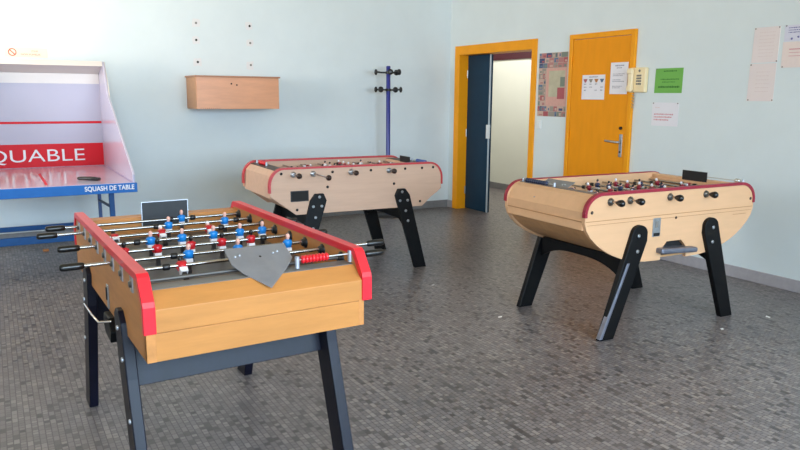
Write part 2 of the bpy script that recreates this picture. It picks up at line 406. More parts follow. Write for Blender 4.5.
def flap(root, sg, top_v, mats, name='goal_flap', upright=False, vc=0.):
    """sheet-metal pentagon over the goal; sg = end (+1/-1); hinged plate leaning up towards the field"""
    w = top_v; th = .0035
    A = (sg*.525, .932); S = (sg*.605, .893); Q = (sg*.652, .872); T = (sg*.735, .832)
    pts = [(A[0], vc-w, A[1]), (A[0], vc+w, A[1]), (S[0], vc+w, S[1]), (Q[0], vc+w*.80, Q[1]), (T[0], vc+.02, T[1]), (Q[0], vc-w*.62, Q[1]), (S[0], vc-w, S[1])]
    n = len(pts); v = pts+[(x, y, z-th) for x, y, z in pts]
    fs = [(0, 1, 2, 6), (2, 3, 5, 6), (3, 4, 5), (n+6, n+2, n+1, n), (n+6, n+5, n+3, n+2), (n+5, n+4, n+3)]+[(i, n+i, n+(i+1) % n, (i+1) % n) for i in range(n)]
    f = MB().add(v, fs).build(name, mats, root, bevel=.001)
    for vv in (-w*.62, w*.62):
        for dd in (0, .018):
            x = sg*(.565+dd*.3); z = .932-(.565+dd*.3-.525)*.49
            MB().ball((x, vc+vv+dd, z+.001), .0045, 0, 8).build('rivet', 'alu', f)
    MB().box(sg*.60, sg*.64, vc-w*.5, vc+w*.5, .85, .868).build('bracket', mats, f)
    return f

def upright_flap(root, x, v0, v1, z0, z1, frame):
    f = MB().box(x-.002, x+.002, v0, v1, z0, z1).build('goal_flap', 'flap_dark', root)
    if frame:
        b = MB(); e = .003
        b.box(x-.005, x+.005, v0-e, v0, z0, z1+e); b.box(x-.005, x+.005, v1, v1+e, z0, z1+e); b.box(x-.005, x+.005, v0, v1, z1, z1+e)
        b.build('flap_rim', 'alu', f)
    return f

def legs(root, outline_r, W, zmat, bolts, vt, front_mat=None, foot_cap=False):
    """four leg boards on the outer faces; outline for the +u leg mirrored for -u"""
    for su in (-1, 1):
        for sv in (-1, 1):
            pts = [(su*a, z) for a, z in outline_r]
            a, c = sv*(W/2-.012), sv*(W/2+vt)
            lg = MB().prism(pts, a, c, 'y').build('leg', zmat, root, bevel=.004)
            for a_, z_ in bolts:
                MB().lathe([(0, .012), (.003, .012), (.005, .008)], (su*a_, c, z_), (0, sv, 0), 12).build('bolt', 'steel', lg)
    return

# ---- table 1 : golden table in the foreground (u axis runs away from the viewer)
def table_one():
    L, W, H = 1.4814, .798, .918; hl, hw = L/2, W/2; zf = .79; zd = .866
    t = thing('football_table', 'golden wooden table football with bright red edges and blue players, nearest the viewer', 'football table', (.7287, 2.9324, 0), 1.6034, 'table football tables')
    prof = [(-hl, .645), (hl, .645), (hl, .828), (hl-.065, .91), (-hl+.065, .91), (-hl, .828)]
    MB().prism(prof, hw-.036, hw-.006, 'y').build('side_panel', 'wood1_side', t, bevel=.002)
    prof2 = [(-hl, .737), (hl, .737)]+prof[2:]
    sp = MB().prism(prof2, -hw+.006, -hw+.036, 'y'); sp.box(-hl, hl, -hw+.03, -hw+.052, .645, .74)
    sp.build('side_panel', 'wood1_side', t, bevel=.002)
    path = [(-hl+.002, .737), (-hl+.002, .80), (-hl+.002, .822), (-hl+.008, .836), (-hl+.058, .903), (-hl+.07, .911), (-hl+.10, .912), (0, .912)]
    path = path+[(-a, z) for a, z in reversed(path[:-1])]
    for sg in (-1, 1):
        a, c = sorted((sg*(hw-.038), sg*(hw)))
        trim_strip(path, a, c, .02, .006).build('edge_trim', 'red1', t, bevel=.003)
    for sg in (-1, 1):
        ue, zd = (.672, .857) if sg < 0 else (.69, .88)
        pts = [(sg*.60, .75), (sg*(hl-.002), .737), (sg*(hl-.002), .812), (sg*ue, zd), (sg*.60, zd)]
        e = MB().prism(pts, -hw+.037, hw-.037, 'y').build('end_panel', 'wood1', t, bevel=.002)
        MB().box(sg*.602, sg*(ue-.002), -hw+.038, hw-.038, zd, zd+.002).build('deck', 'deck' if sg < 0 else 'wood1', e)
        MB().box(sg*.598, sg*.601, -.11, .11, zf, .85).build('goal_mouth', 'hole', e)
        MB().box(sg*(hl-.03), sg*(hl-.001), -hw+.032, hw-.006, .645, .7365).build('lower_panel', 'wood1', t, bevel=.002)
        MB().box(sg*.585, sg*.60, -hw+.037, hw-.037, zf-.04, zd-.002).build('end_wall', 'wood1', t)
    MB().box(-.60, .60, -hw+.037, hw-.037, zf-.02, zf).build('playfield', 'field', t)
    ln = MB(); ln.box(-.003, .003, -hw+.04, hw-.04, zf, zf+.001)
    for sg in (-1, 1):
        ln.box(sg*.36, sg*.366, -.22, .22, zf, zf+.001); ln.box(sg*.36, sg*.6, -.22, -.214, zf, zf+.001); ln.box(sg*.36, sg*.6, .214, .22, zf, zf+.001)
    ln.build('field_lines', 'field_line', t)
    MB().box(-hl+.03, hl-.03, -hw+.05, hw-.036, .648, .66).build('bottom_board', 'wood3_under', t)
    # rods
    bt = math.radians
    spec = [
        [(-.04, 0, 'red')],
        [(.19, bt(50), 'red'), (-.11, 0, 'red')],
        [(.121, 0, 'blue'), (-.073, 0, 'blue'), (-.284, 0, 'blue')],
        [(.324, 0, 'red'), (.199, 0, 'red'), (.067, 0, 'red'), (-.06, 0, 'red'), (-.185, 0, 'red')],
        [(.187, 0, 'blue'), (.058, 0, 'blue'), (-.077, 0, 'blue'), (-.196, 0, 'blue'), (-.30, 0, 'blue')],
        [(.30, bt(70), 'red'), (.104, bt(55), 'redpale'), (-.107, bt(55), 'redpale')],
        [(.034, 0, 'blue'), (-.233, 0, 'blue')],
        [(-.069, 0, 'blue')],
    ]
    hs = [-1, -1, 1, -1, 1, -1, 1, 1]
    ho = [.085, .185, .11, .08, .08, .08, .125, .075]
    rods(t, W-.04, .865, RODU, spec, handle_straight(), hs, ho, dark=(0,))
    bl = bushing_mesh('bush_dark', .68); bb = bushing_mesh('p_black')
    esc = MB().box(-.018, .018, 0, .004, -.026, .026).mesh('escutcheon', ['steel'])
    for i, x in enumerate(RODU):
        put('bushing', bl, t, (x, hw-.006, .862)); put('bushing', bl, t, (x, -hw+.006, .862), (0, 0, PI))
        put('bushing', bb, t, (x, hw-.036, .862), (0, 0, PI)); put('bushing', bb, t, (x, -hw+.036, .862))
        put('escutcheon', esc, t, (x, hw-.006, .862))
    cs = MB().box(-.115, -.085, hw-.006, hw-.001, .655, .75).build('coin_slot', 'steel', t, bevel=.002)
    MB().box(-.104, -.096, hw-.001, hw+.003, .69, .74).build('slot', 'hole', cs)
    score_counter(t, -.65, -.15, -.36, .893, 'bead_red', -.165, -.27, 8)
    flap(t, -1, .112, 'flap', vc=-.04)
    upright_flap(t, .578, -.10, .115, .835, .955, True)
    # legs
    ol = [(.31, .70), (.345, .725), (.39, .725), (.43, .69), (.48, .50), (.648, 0), (.535, 0), (.34, .55)]
    for su in (-1, 1):
        for sv in (-1, 1):
            lo, hi = (.372, .412) if sv > 0 else (.347, .391)
            a, c = sorted((sv*lo, sv*hi))
            lg = MB().prism([(su*p, q) for p, q in ol], a, c, 'y').build('leg', ['black_blue'], t, bevel=.004)
            if sv > 0:
                for a_, z_ in ((.375, .66), (.43, .56), (.50, .36)): MB().lathe([(0, .009), (.004, .009), (.006, .006)], (su*a_, c, z_), (0, sv, 0), 12).build('bolt', 'alu', lg)
    for su in (-1, 1):
        MB().prism([(su*.335, .645), (su*.36, .645), (su*.42, .448), (su*.395, .448)], -.348, .374, 'y').build('apron', 'black_blue', t, bevel=.003)
    br = MB().prism([(-.24, .60), (-.20, .645), (-.10, .645), (-.08, .60), (-.12, .565), (-.22, .555)], hw-.02, hw+.016, 'y').build('pull_bracket', 'black', t, bevel=.004)
    plabel(MB().tube([(.03, hw+.065, .65), (-.15, hw+.065, .655), (-.28, hw+.06, .66), (-.29, hw+.02, .66)], .004).build('pull_rod', 'chrome', br), 'thin bright pull rod')
    return t

# ---- tables 2 and 3 : rounded ends
def table_side_on(label, loc, rz, L, W, H, kind):
    hl, hw = L/2, W/2; zf = .79
    t = thing('football_table', label, 'football table', loc, rz, 'table football tables')
    k2 = kind == 'octagon'
    wood, red = ('wood2', 'red2') if k2 else ('wood3', 'red3')
    zt = H-.006; a = .118 if k2 else .134; zr = .718 if k2 else .772
    # upper corner: quarter curve
    up = arc(hl-a, zt-(.135 if k2 else .115), a, .135 if k2 else .115, 0, PI/2, 8)          # from the end up to the top
    top = up+[(-x, z) for x, z in reversed(up)]
    if k2:
        low = [(-hl, .693), (-.56, .536), (.58, .536), (.665, .61), (.72, .645), (hl-.006, .68)]
    else:
        ra = [(.751, .735), (.735, .69), (.70, .645), (.65, .60), (.59, .56), (.52, .525), (.44, .495), (.35, .472), (.25, .46), (.12, .456)]
        low = [(-x, z) for x, z in ra]+[(x, z) for x, z in reversed(ra)]
    for sg in (-1, 1):
        lo2 = list(low)
        if not k2 and sg < 0:   # ball tray cut-out on the near side
            i = len(ra); lo2 = low[:i]+[(-.11, .456), (-.10, .53), (-.06, .572), (.07, .572), (.115, .53), (.125, .456)]+low[i:]
        MB().prism(lo2+top, sg*(hw-.026), sg*hw, 'y').build('side_panel', wood, t, bevel=.002)
        path = [(hl, zr), (hl, zr+(zt-.135-zr)*.5 if k2 else zr+.01)]+up+[(0, zt)]
        path = path+[(-x, z) for x, z in reversed(path[:-1])]
        v0, v1 = sorted((sg*(hw-(.034 if k2 else .02)), sg*(hw+.006)))
        trim_strip(path[::-1], v0, v1, .009 if k2 else .013, .006).build('edge_trim', red, t)
    zd = .885
    for sg in (-1, 1):
        if k2: pts = [(sg*.60, .66), (sg*(hl-.012), .67), (sg*(hl-.022), .84), (sg*(hl-.065), zd), (sg*.60, zd)]
        else:  pts = [(sg*.60, .66), (sg*(hl-.004), .692), (sg*(hl-.006), .80), (sg*(hl-.05), .885), (sg*.66, .90), (sg*.60, .90)]
        e = MB().prism(pts, -hw+.026, hw-.026, 'y').build('end_panel', wood, t, bevel=.003)
        if k2: MB().box(sg*.602, sg*(hl-.062), -hw+.027, hw-.027, zd, zd+.004).build('deck', 'deck_dark', e)
        else:
            MB().box(sg*(hl-.005), sg*(hl-.001), -hw+.03, hw-.03, .742, .746).build('groove', 'groove', e)
            if sg < 0: MB().box(sg*.602, sg*.655, -hw+.03, hw-.03, .90, .903).build('deck', 'deck', e)
        MB().box(sg*.585, sg*.60, -hw+.026, hw-.026, .76, .875).build('end_wall', wood, t)
    MB().box(-.60, .60, -hw+.026, hw-.026, zf-.02, zf).build('playfield', 'field', t)
    # underside board following the profile, a little inside the side panels
    if k2: und = [(-hl+.03, .70), (-.55, .548), (.55, .548), (hl-.03, .70)]
    else: und = [(-x*.985, z+.012) for x, z in ra]+[(x*.985, z+.012) for x, z in reversed(ra)]
    b = MB(); n = len(und)
    vs = [(x, -hw+.02, z) for x, z in und]+[(x, hw-.02, z) for x, z in und]+[(x*.98, -hw+.02, z+.012) for x, z in und]+[(x*.98, hw-.02, z+.012) for x, z in und]
    fs = []
    for i in range(n-1): fs += [(i, i+1, n+i+1, n+i), (2*n+i, 3*n+i, 3*n+i+1, 2*n+i+1), (i, 2*n+i, 2*n+i+1, i+1), (n+i, n+i+1, 3*n+i+1, 3*n+i)]
    fs += [(0, n, 3*n, 2*n), (n-1, 3*n-1, 4*n-1, 2*n-1)]
    b.add(vs, fs).build('bottom_board', 'wood2' if k2 else 'wood3_under', t)
    # rods and players
    c1, c2 = ('white', 'darkred') if k2 else ('navy', 'darkred')
    lay = {0: [0], 1: [-.11, .11], 2: [-.2, 0, .2], 3: [-.22, -.11, 0, .11, .22], 4: [-.22, -.11, 0, .11, .22], 5: [-.2, 0, .2], 6: [-.11, .11], 7: [0]}
    rnd = random.Random(3 if k2 else 5); spec = []
    for i in range(8):
        off = rnd.uniform(-.05, .05); tl = rnd.choice((0, 0, .3, -.4, 1.4)); kd = c1 if i in (0, 1, 3, 5) else c2
        spec.append([(v+off, tl, kd) for v in lay[i]])
    uu = (-.58, -.415, -.25, -.088, .09, .257, .41, .573) if k2 else (-.56, -.40, -.225, -.06, .10, .268, .42, .57)
    hs = [-1, -1, 1, -1, 1, -1, 1, 1]
    ho = [.10, .29, .10, .065, .08, .06, .10, .08] if k2 else [.05, .05, .10, .04, .08, .03, .10, .06]
    rods(t, W, .858, uu, spec, handle_egg('handle_brown' if k2 else 'handle'), hs, ho)
    bm_ = bushing_mesh('steel' if k2 else 'bush_dark'); bolt = MB().lathe([(0, .011), (.003, .011), (.004, .007)], (0, 0, 0), (0, 1, 0), 12).mesh('bolt', ['hole'])
    for i, x in enumerate(uu):
        for sg in (-1, 1):
            if k2 and (hs[i] != sg): put('bolt', bolt, t, (x, sg*hw, .864), (0, 0, 0 if sg > 0 else PI))
            elif k2 or hs[i] == sg: put('bushing', bm_, t, (x, sg*hw, .856), (0, 0, 0 if sg > 0 else PI))
    if k2:
        for x, z in ((-.677, .866), (.682, .866), (-.294, .745), (.305, .742), (-.553, .576), (.557, .578)):
            for sg in (-1, 1): put('bolt', bolt, t, (x, sg*hw, z), (0, 0, 0 if sg > 0 else PI))
        rim = MB(); rim.prism([(-.605, .642), (-.455, .642), (-.455, .727), (-.605, .727)], -hw-.003, -hw+.01, 'y')
        o = rim.build('ball_return', 'p_black', t, bevel=.002)
        MB().box(-.597, -.463, -hw-.0045, -hw-.002, .65, .719).build('ball_return_recess', 'hole', o)
        score_counter(t, -.655, .06, .33, .905, 'bead_red', .09, .25, 8)
        score_counter(t, .655, -.06, -.34, .905, 'bead_blue', -.14, -.31, 8)
        upright_flap(t, .60, -.115, .075, .88, .935, False)
        ol = [(.309, .64), (.331, .697), (.373, .697), (.445, .645), (.455, .60), (.615, 0), (.505, 0), (.405, .40), (.37, .50)]
        ol = [(.309, .64), (.335, .697), (.405, .697), (.447, .643), (.615, 0), (.505, 0)]
        bolts = ((.372, .671), (.353, .597), (.425, .597), (.408, .508), (.43, .42))
        legs(t, ol, W, 'black', bolts, .022)
        for su in (-1, 1):
            am = MB().prism([(-hw+.01, .54), (hw-.01, .54), (hw-.01, .36), (hw-.05, .385), (hw-.11, .42), (0, .43), (-hw+.11, .42), (-hw+.05, .385), (-hw+.01, .36)], su*.405, su*.435, 'x')
            am.build('apron', 'black', t, bevel=.003)
    else:
        for sg in (-1, 1):
            g = MB(); g.box(-hl+.006, hl-.006, sg*hw, sg*(hw+.0012), .744, .748); g.box(-hl+.02, hl-.02, sg*hw, sg*(hw+.0012), .722, .7245)
            g.build('groove', 'groove', t)
            for x in (-hl+.05, hl-.035): MB().lathe([(0, .010), (.003, .010), (.005, .006)], (x, sg*hw, .80), (0, sg, 0), 12).build('bolt', 'handle_brown', t)
        pl = MB().box(-.195, -.128, -hw-.004, -hw, .612, .73).build('coin_plate', 'steel', t, bevel=.002)
        MB().box(-.175, -.15, -hw-.006, -hw-.004, .67, .71).build('slot', 'grey_plastic', pl)
        MB().box(-.185, -.14, -hw-.012, -hw-.004, .618, .636).build('coin_return', 'p_black', pl, bevel=.002)
        MB().lathe([(0, .009), (.003, .008)], (.008, -hw, .72), (0, -1, 0), 12).build('keyhole', 'handle_brown', t)
        MB().box(.55, .68, -hw-.0012, -hw, .70, .703).build('scratch', 'groove', t)
        # ball tray
        tr = MB(); tr.prism([(-.15, .505), (.18, .487), (.18, .522), (-.15, .54)], -hw-.05, -hw+.05, 'y')
        tr = tr.build('ball_tray', 'tray', t, bevel=.012)
        MB().box(-.11, .12, -hw+.03, -hw+.08, .475, .565).build('tray_recess', 'hole', tr)
        score_counter(t, -.635, .03, .35, .915, 'bead_navy', .10, .32, 10)
        score_counter(t, .665, -.06, -.36, .915, 'wire', -.30, -.34, 2)
        flap(t, -1, .13, 'flap', vc=.09)
        upright_flap(t, .60, -.125, .085, .885, .955, False)
        # legs with a rounded head
        ol = arc(.322, .645, .064, .055, math.radians(10), math.radians(190), 10)+[(.258, .60), (.492, 0), (.604, 0)]
        legs(t, ol, W, 'black', ((.335, .635), (.338, .538)), .026)
        for su in (-1, 1):
            top_ = [(-hw+.01, .50), (hw-.01, .50)]
            bot = [(hw-.01, .36)]+[(v, .445-.085*abs(v/(hw-.01))**3) for v in [hw*(.9-.1*k) for k in range(0, 19)]]+[(-hw+.01, .36)]
            MB().prism(top_+bot, su*.40, su*.43, 'x').build('apron', 'black', t, bevel=.003)
        # worn metal guard on the near left leg
        gd = MB().prism([(-.606, .012), (-.588, .012), (-.398, .47), (-.416, .47)], -hw-.031, -hw-.024, 'y')
        gd.prism([(-.611, .012), (-.604, .012), (-.414, .47), (-.421, .47)], -hw-.031, -hw+.002, 'y')
        plabel(gd.build('leg_guard', 'tray', t, bevel=.002), 'scuffed aluminium strip on the leg edge')
    return t

table_one()
table_side_on('pale maple table football with brick red edges in front of the blue coat stand', (2.6102, 5.5372, 0), -.0363, 1.5433, .7636, .9118, 'octagon')
table_side_on('cream table football with wine red edges and half-moon sides, in front of the orange door', (3.7302, 3.3527, 0), -.0335, 1.5038, .7828, .9147, 'moon')

# ------------------------------------------------------------------ table squash court
def squash():
    x0, x1 = -.285, .985; yf, yb = 6.03, 7.65; z = .76
    t = thing('squash_table', 'white and blue table squash court with red banner against the back wall', 'squash table', ((x0+x1)/2, (yf+yb)/2, 0))
    ox, oy = (x0+x1)/2, (yf+yb)/2
    def B(mb, n, m, p=t, bevel=0.):
        mb.v = [(x-(ox if p is t else 0), y-(oy if p is t else 0), q) for x, y, q in mb.v]
        return mb.build(n, m, p, bevel)
    def S(mb, n, m, p, bevel=0.):
        mb.v = [(x-ox, y-oy, q) for x, y, q in mb.v]; return mb.build(n, m, p, bevel)
    top = B(MB().box(x0, x1, yf, yb, z-.02, z), 'tabletop', 'sq_white', bevel=.002)
    S(MB().box(.335, .355, 6.14, 7.02, z, z+.0012), 'centre_line', 'sq_red', top)
    S(MB().box(x1-.022, x1-.017, yf+.02, yb-.02, z, z+.0015), 'corner_seam', 'sq_seam', top)
    ap = B(MB().box(x0-.012, x1+.012, yf-.018, yf, z-.078, z-.002), 'apron', 'sq_blue', bevel=.003)
    B(MB().box(x1, x1+.012, yf, yb, z-.078, z-.002), 'apron', 'sq_blue', bevel=.003)
    tm = text_mesh('lettering', 'SQUASH DE TABLE', .37, .046, .002, .022); tm.materials.append(M['p_white'])
    l = put('lettering', tm, ap, (.603-ox, yf-.0185-oy, z-.060)); plabel(l, 'white lettering SQUASH DE TABLE')
    back = B(MB().box(x0, x1, yb, yb+.02, z, 1.66), 'back_board', 'sq_board', bevel=.002)
    S(MB().box(x0+.02, x1-.02, yb-.004, yb, 1.56, 1.655), 'lip_shade_band', 'sq_top', back)  # beige strip paints the lip's shading onto the board
    S(MB().box(x0+.02, x1-.02, yb-.002, yb, 1.178, 1.20), 'red_line', 'sq_red', back)
    bn = S(MB().box(x0+.02, x1-.02, yb-.003, yb, z+.004, .985), 'banner', 'sq_red', back)
    tm = text_mesh('lettering', 'SQUABLE', .95, .138, .003, -.004); tm.materials.append(M['p_white'])
    l = put('lettering', tm, bn, (-.16-ox, yb-.0035-oy, .795)); plabel(l, 'white lettering SQUABLE')
    side = [(yf, z-.02), (yb, z-.02), (yb, 1.66), (7.36, 1.765), (7.16, 1.455), (yf+.025, .845), (yf, .825)]
    for xa, xb in ((x1-.018, x1), (x0, x0+.018)):
        B(MB().prism(side, xa, xb, 'x'), 'side_board', 'sq_white', bevel=.003)
    B(MB().prism([(7.33, 1.72), (7.35, 1.768), (yb, 1.675), (yb, 1.655), (7.36, 1.745), (7.35, 1.72)], x0+.018, x1-.018, 'x'), 'top_lip', 'sq_top', bevel=.003)
    B(MB().prism([(7.37, 1.762), (7.15, 1.44), (7.165, 1.43), (7.39, 1.75), (yb, 1.65), (yb, 1.664)], x1-.004, x1+.008, 'x'), 'corner_strip', 'sq_top')
    # steel undercarriage
    for x in (.82, -.12):
        f = B(MB().box(x-.02, x+.02, 6.18, 6.22, 0, z-.02), 'leg', 'sq_tube', bevel=.003)
        b = B(MB().box(x+.04, x+.07, 7.43, 7.47, 0, z-.02), 'leg', 'sq_frame', bevel=.003)
        c = MB().cyl((x+.055, 7.43, .70), (x, 6.22, .50), .012, 8)
        c = MB().tube([(x+.055, 7.43, .435), (x+.01, 6.22, .535)], .013)
        B(c, 'brace', 'sq_frame')
    B(MB().box(-.34, .80, 6.185, 6.215, .29, .352), 'stretcher', 'sq_tube', bevel=.004)
    B(MB().box(-.34, .86, 7.435, 7.465, .186, .232), 'stretcher', 'sq_tube', bevel=.004)
squash()
tag(MB().tube([(.60, 6.37, .7755), (.63, 6.345, .776), (.675, 6.30, .7755), (.725, 6.25, .775), (.745, 6.27, .775), (.72, 6.335, .775), (.66, 6.38, .7755), (.61, 6.40, .7755), (.598, 6.385, .7755), (.60, 6.37, .7755)], .0125).build('strap', 'p_black'),
    'small dark strap curled on the white squash table top', 'strap')
tag(MB().box(.335, .385, 7.30, 7.35, 0, .018).build('wood_chip', 'tan', bevel=.004), 'tiny orange-brown chip lying on the floor under the squash table', 'chip')

for x, y, sc, a in ((2.884, 3.644, 0.022, 0.3), (4.498, 2.767, 0.025, 0.9), (3.992, 2.754, 0.02, 0.4), (2.928, 4.556, 0.015, 0.2), (3.53, 4.065, 0.015, 1.0)):
    pts = [(sc*(1+.3*math.sin(5*k+sc*99))*math.cos(k*.8)*1.0, sc*.5*(1+.3*math.cos(3*k))*math.sin(k*.8)) for k in range(8)]
    o = struct(MB().prism(pts, 0, .0006, 'z').build('floor_mark', 'plaster', loc=(x, y, .0002), rot=(0, 0, a)))
# ------------------------------------------------------------------ things on the back wall
def wall_box():
    x0, x1, d, z0, z1 = 1.872, 2.765, .42, 1.318, 1.645
    t = thing('wall_box', 'closed copper-brown wooden box mounted on the back wall', 'box', ((x0+x1)/2, YB, z0))
    hw = (x1-x0)/2; h = z1-z0
    MB().box(-hw+.02, hw-.02, -d+.02, 0, .004, h).build('body', 'box_side', t)
    f = MB().box(-hw, hw, -d, -d+.02, 0, h).build('front_panel', 'box_wood', t, bevel=.002)
    for sg in (-1, 1): MB().box(sg*hw, sg*(hw-.02), -d+.02, 0, 0, h).build('side_panel', 'box_side', t)
    MB().box(-hw-.014, hw+.014, -d-.014, 0, h, h+.016).build('lid', 'box_lid', t, bevel=.002)
    for x, z in ((-.078, .262), (-.02, .250)): MB().cyl((x, -d-.001, z), (x, -d+.004, z), .009).build('hole', 'hole', f)
    for k in range(10): MB().box(-hw+.035+k*.022, -hw+.044+k*.022, -d-.001, -d, .002, .012).build('dovetail', 'box_lid', f)
wall_box()
for i, (x, z) in enumerate(((2.004, 2.22), (1.996, 2.043), (2.002, 1.812), (2.588, 2.22), (2.588, 2.036), (2.586, 1.796))):
    lab = ('top', 'middle', 'bottom')[i % 3]+' filled screw hole of the '+('left' if i < 3 else 'right')+' column above the wall box'
    t = thing('screw_hole', lab, 'screw hole', (x, YB, z), 0, 'screw holes above the wall box')
    rr = random.Random(i)
    MB().prism([(a*rr.uniform(.03, .045), b*rr.uniform(.03, .05)) for a, b in ((-1, -1), (0, -1.1), (1, -1), (1.1, 0), (1, 1), (0, 1.1), (-1, 1), (-1.1, 0))], -.0015, .004, 'y').build('filler', 'plaster', t)
    MB().lathe([(0, .013), (.003, .011)], (.002*i, -.0012, .0), (0, -1, 0), 10).build('plug', 'grey_plastic' if i in (0, 4, 5) else 'hole', t)
# no-smoking sign
t = thing('no_smoking_sign', 'small white no-smoking sign with red ring above the squash table', 'sign', (.36, YB, 1.853))
bd = MB().box(-.185, .185, -.003, 0, -.045, .045).build('plate', 'sign_white', t)
ring = MB(); n = 28
for k in range(n):
    a0, a1 = 2*PI*k/n, 2*PI*(k+1)/n
    ring.prism([(-.118+q*math.cos(a), q*math.sin(a)) for q, a in ((.028, a0), (.036, a0), (.036, a1), (.028, a1))], -.0045, -.003, 'y')
ring.prism([(-.118+x, y) for x, y in ((-.025, .019), (-.019, .025), (.025, -.019), (.019, -.025))], -.0045, -.003, 'y')
ring.build('prohibition_ring', 'sign_red', t)
for body, x, w_, z in (('ZONE', .045, .058, .006), ('NON FUMEUR', -.045, .17, -.026)):
    tm = text_mesh('lettering', body, w_, .016, .001); tm.materials.append(M['sign_text'])
    put('lettering', tm, t, (x, -.0032, z))
# coat stand
t = thing('coat_stand', 'royal blue coat stand with black knobbed hooks by the back wall', 'coat stand', (4.195, 7.593, 0))
MB().lathe([(0, .20), (.012, .20), (.025, .19), (.03, .03)], (0, 0, 0), (0, 0, 1), 28).build('base', 'p_black', t)
MB().lathe([(0, .026), (1.79, .026), (1.80, .02)], (0, 0, .02), (0, 0, 1), 18).build('pole', 'rack_blue', t)
def hook(z, ang, ln, knob):
    dx, dy = math.cos(ang), math.sin(ang)
    b = MB().tube([(dx*.02, dy*.02, 0), (dx*ln*.6, dy*ln*.6, 0), (dx*ln, dy*ln, .006)], .010)
    b.lathe([(0, .014), (.008, knob), (.026, knob), (.036, .014)], (dx*(ln-.012), dy*(ln-.012), .004), (dx, dy, 0), 14)
    b.build('hook', 'p_black', t, loc=(0, 0, z))
for a in (20, 160, 250, 300): hook(1.742, math.radians(a), .145, .034)
for a in (-25, 25, 155, 205): hook(1.538, math.radians(a), .145, .034)
for z in (1.742, 1.538): MB().lathe([(0, .034), (.03, .034)], (0, 0, z-.015), (0, 0, 1), 16).build('collar', 'p_black', t)

# ------------------------------------------------------------------ things on the right wall (their fronts face -x)
def wall_thing(name, label, cat, y, z, x=XR, group=None):
    """local x runs left to right as seen from the room, local -y out of the wall"""
    return thing(name, label, cat, (x, y, z), -PI/2, group)
def sheet(name, label, cat, yl, yr, zb, zt, m, x=XR, skew=0., pins=(), group=None):
    t = wall_thing(name, label, cat, (yl+yr)/2, (zb+zt)/2, x, group); w_, h_ = (yl-yr)/2, (zt-zb)/2
    MB().prism([(-w_+skew, -h_), (w_+skew*.6, -h_), (w_, h_), (-w_, h_)], -.002, .004, 'y').build('paper', m, t)
    for px, pz in pins: MB().lathe([(0, .006), (.004, .005)], (px*w_*.92, -.002, pz*h_*.94), (0, -1, 0), 8).build('pin', 'grey_plastic', t)
    return t, w_, h_
def lines(t, rows, m, y=-.0026, name='print'):
    b = MB()
    for x0, x1, z, hh in rows: b.box(x0, x1, y, -.002, z-hh/2, z+hh/2)
    return b.build(name, m, t)
def scribble(t, x0, x1, z, hh, m, seed=1, y=-.0026):
    rr = random.Random(seed); b = MB(); x = x0
    while x < x1-.004:
        w_ = rr.uniform(.006, .018); b.box(x, min(x+w_, x1), y, -.002, z-hh/2*rr.uniform(.6, 1), z+hh/2*rr.uniform(.6, 1)); x += w_+.004
    return b.build('print', m, t)
# poster with a map between the doors
t, w_, h_ = sheet('poster', 'map poster with a border of small pictures between the two doors', 'poster', 6.138, 5.69, 1.26, 1.935, 'c4')
cols = ['c1', 'c2', 'c3', 'c4', 'c5', 'c6', 'c7']; b = MB(); rr = random.Random(11)
for (xa, xb, za, zb, nx, nz) in ((-w_, w_, h_-.16, h_, 7, 3), (-w_, -w_+.12, -h_+.11, h_-.16, 2, 7), (-w_, w_, -h_, -h_+.11, 7, 2)):
    for k in range(nz):
        cuts = [0]
        while cuts[-1] < 1: cuts.append(min(1, cuts[-1]+rr.uniform(.5, 1.6)/nx))
        for ca, cb in zip(cuts, cuts[1:]):
            x_0, x_1 = xa+(xb-xa)*ca+.002, xa+(xb-xa)*cb-.002; z_0, z_1 = za+(zb-za)*k/nz+.002, za+(zb-za)*(k+1)/nz-.002
            if x_1-x_0 < .008: continue
            b.box(x_0, x_1, -.0028, -.002, z_0, z_1, rr.choice((0, 1, 2, 2, 3, 3, 4, 5, 6)))
            q = rr.uniform(.2, .5); b.box(x_0+(x_1-x_0)*q, x_1-(x_1-x_0)*.1, -.0032, -.0028, z_0+(z_1-z_0)*.15, z_1-(z_1-z_0)*rr.uniform(.2, .6), rr.randrange(7))
b.build('border_pictures', cols, t)
MB().box(-w_+.13, w_, -.0028, -.002, -h_+.115, h_-.165).build('map_frame', 'pink_print', t)
mp = MB().box(-w_+.17, w_-.03, -.0034, -.0028, -h_+.21, h_-.19).build('map', 'map', t)
b = MB(); b.box(w_-.14, w_-.03, -.004, -.0034, -.15, -.03, 1); b.box(w_-.10, w_-.03, -.004, -.0034, -.02, .08, 0); b.build('map_key', ['c5', 'c6'], t)
# notices on the orange door
t, w_, h_ = sheet('notice', 'white notice with four coloured headings on the orange door', 'notice', 5.44, 5.132, 1.446, 1.688, 'paper', XR-.025)
scribble(t, -.06, .06, h_-.02, .012, 'ink', 3)
for k, c in enumerate(('c6', 'c3', 'tan', 'c2')):
    x = -w_+.045+k*.075
    MB().prism([(x-.029, h_-.04), (x+.029, h_-.04), (x+.009, h_-.074), (x-.009, h_-.074)], -.0026, -.002, 'y').build('print', c, t)
    for j in range(3): scribble(t, x-.016, x+.018, h_-.09-j*.03, .012, 'ink', k*3+j) if (k+j) % 4 != 3 else None
t, w_, h_ = sheet('notice', 'tall white notice beside the phone on the orange door', 'notice', 5.058, 4.843, 1.50, 1.798, 'paper', XR-.031)
scribble(t, -.05, .06, h_-.03, .014, 'ink', 5); scribble(t, -.03, .04, h_-.052, .01, 'ink', 6)
for j, z in enumerate((.04, .025, -.015, -.03, -.075, -.09)): scribble(t, -.075, .07-.02*(j % 3), z, .008, 'ink', 7+j)
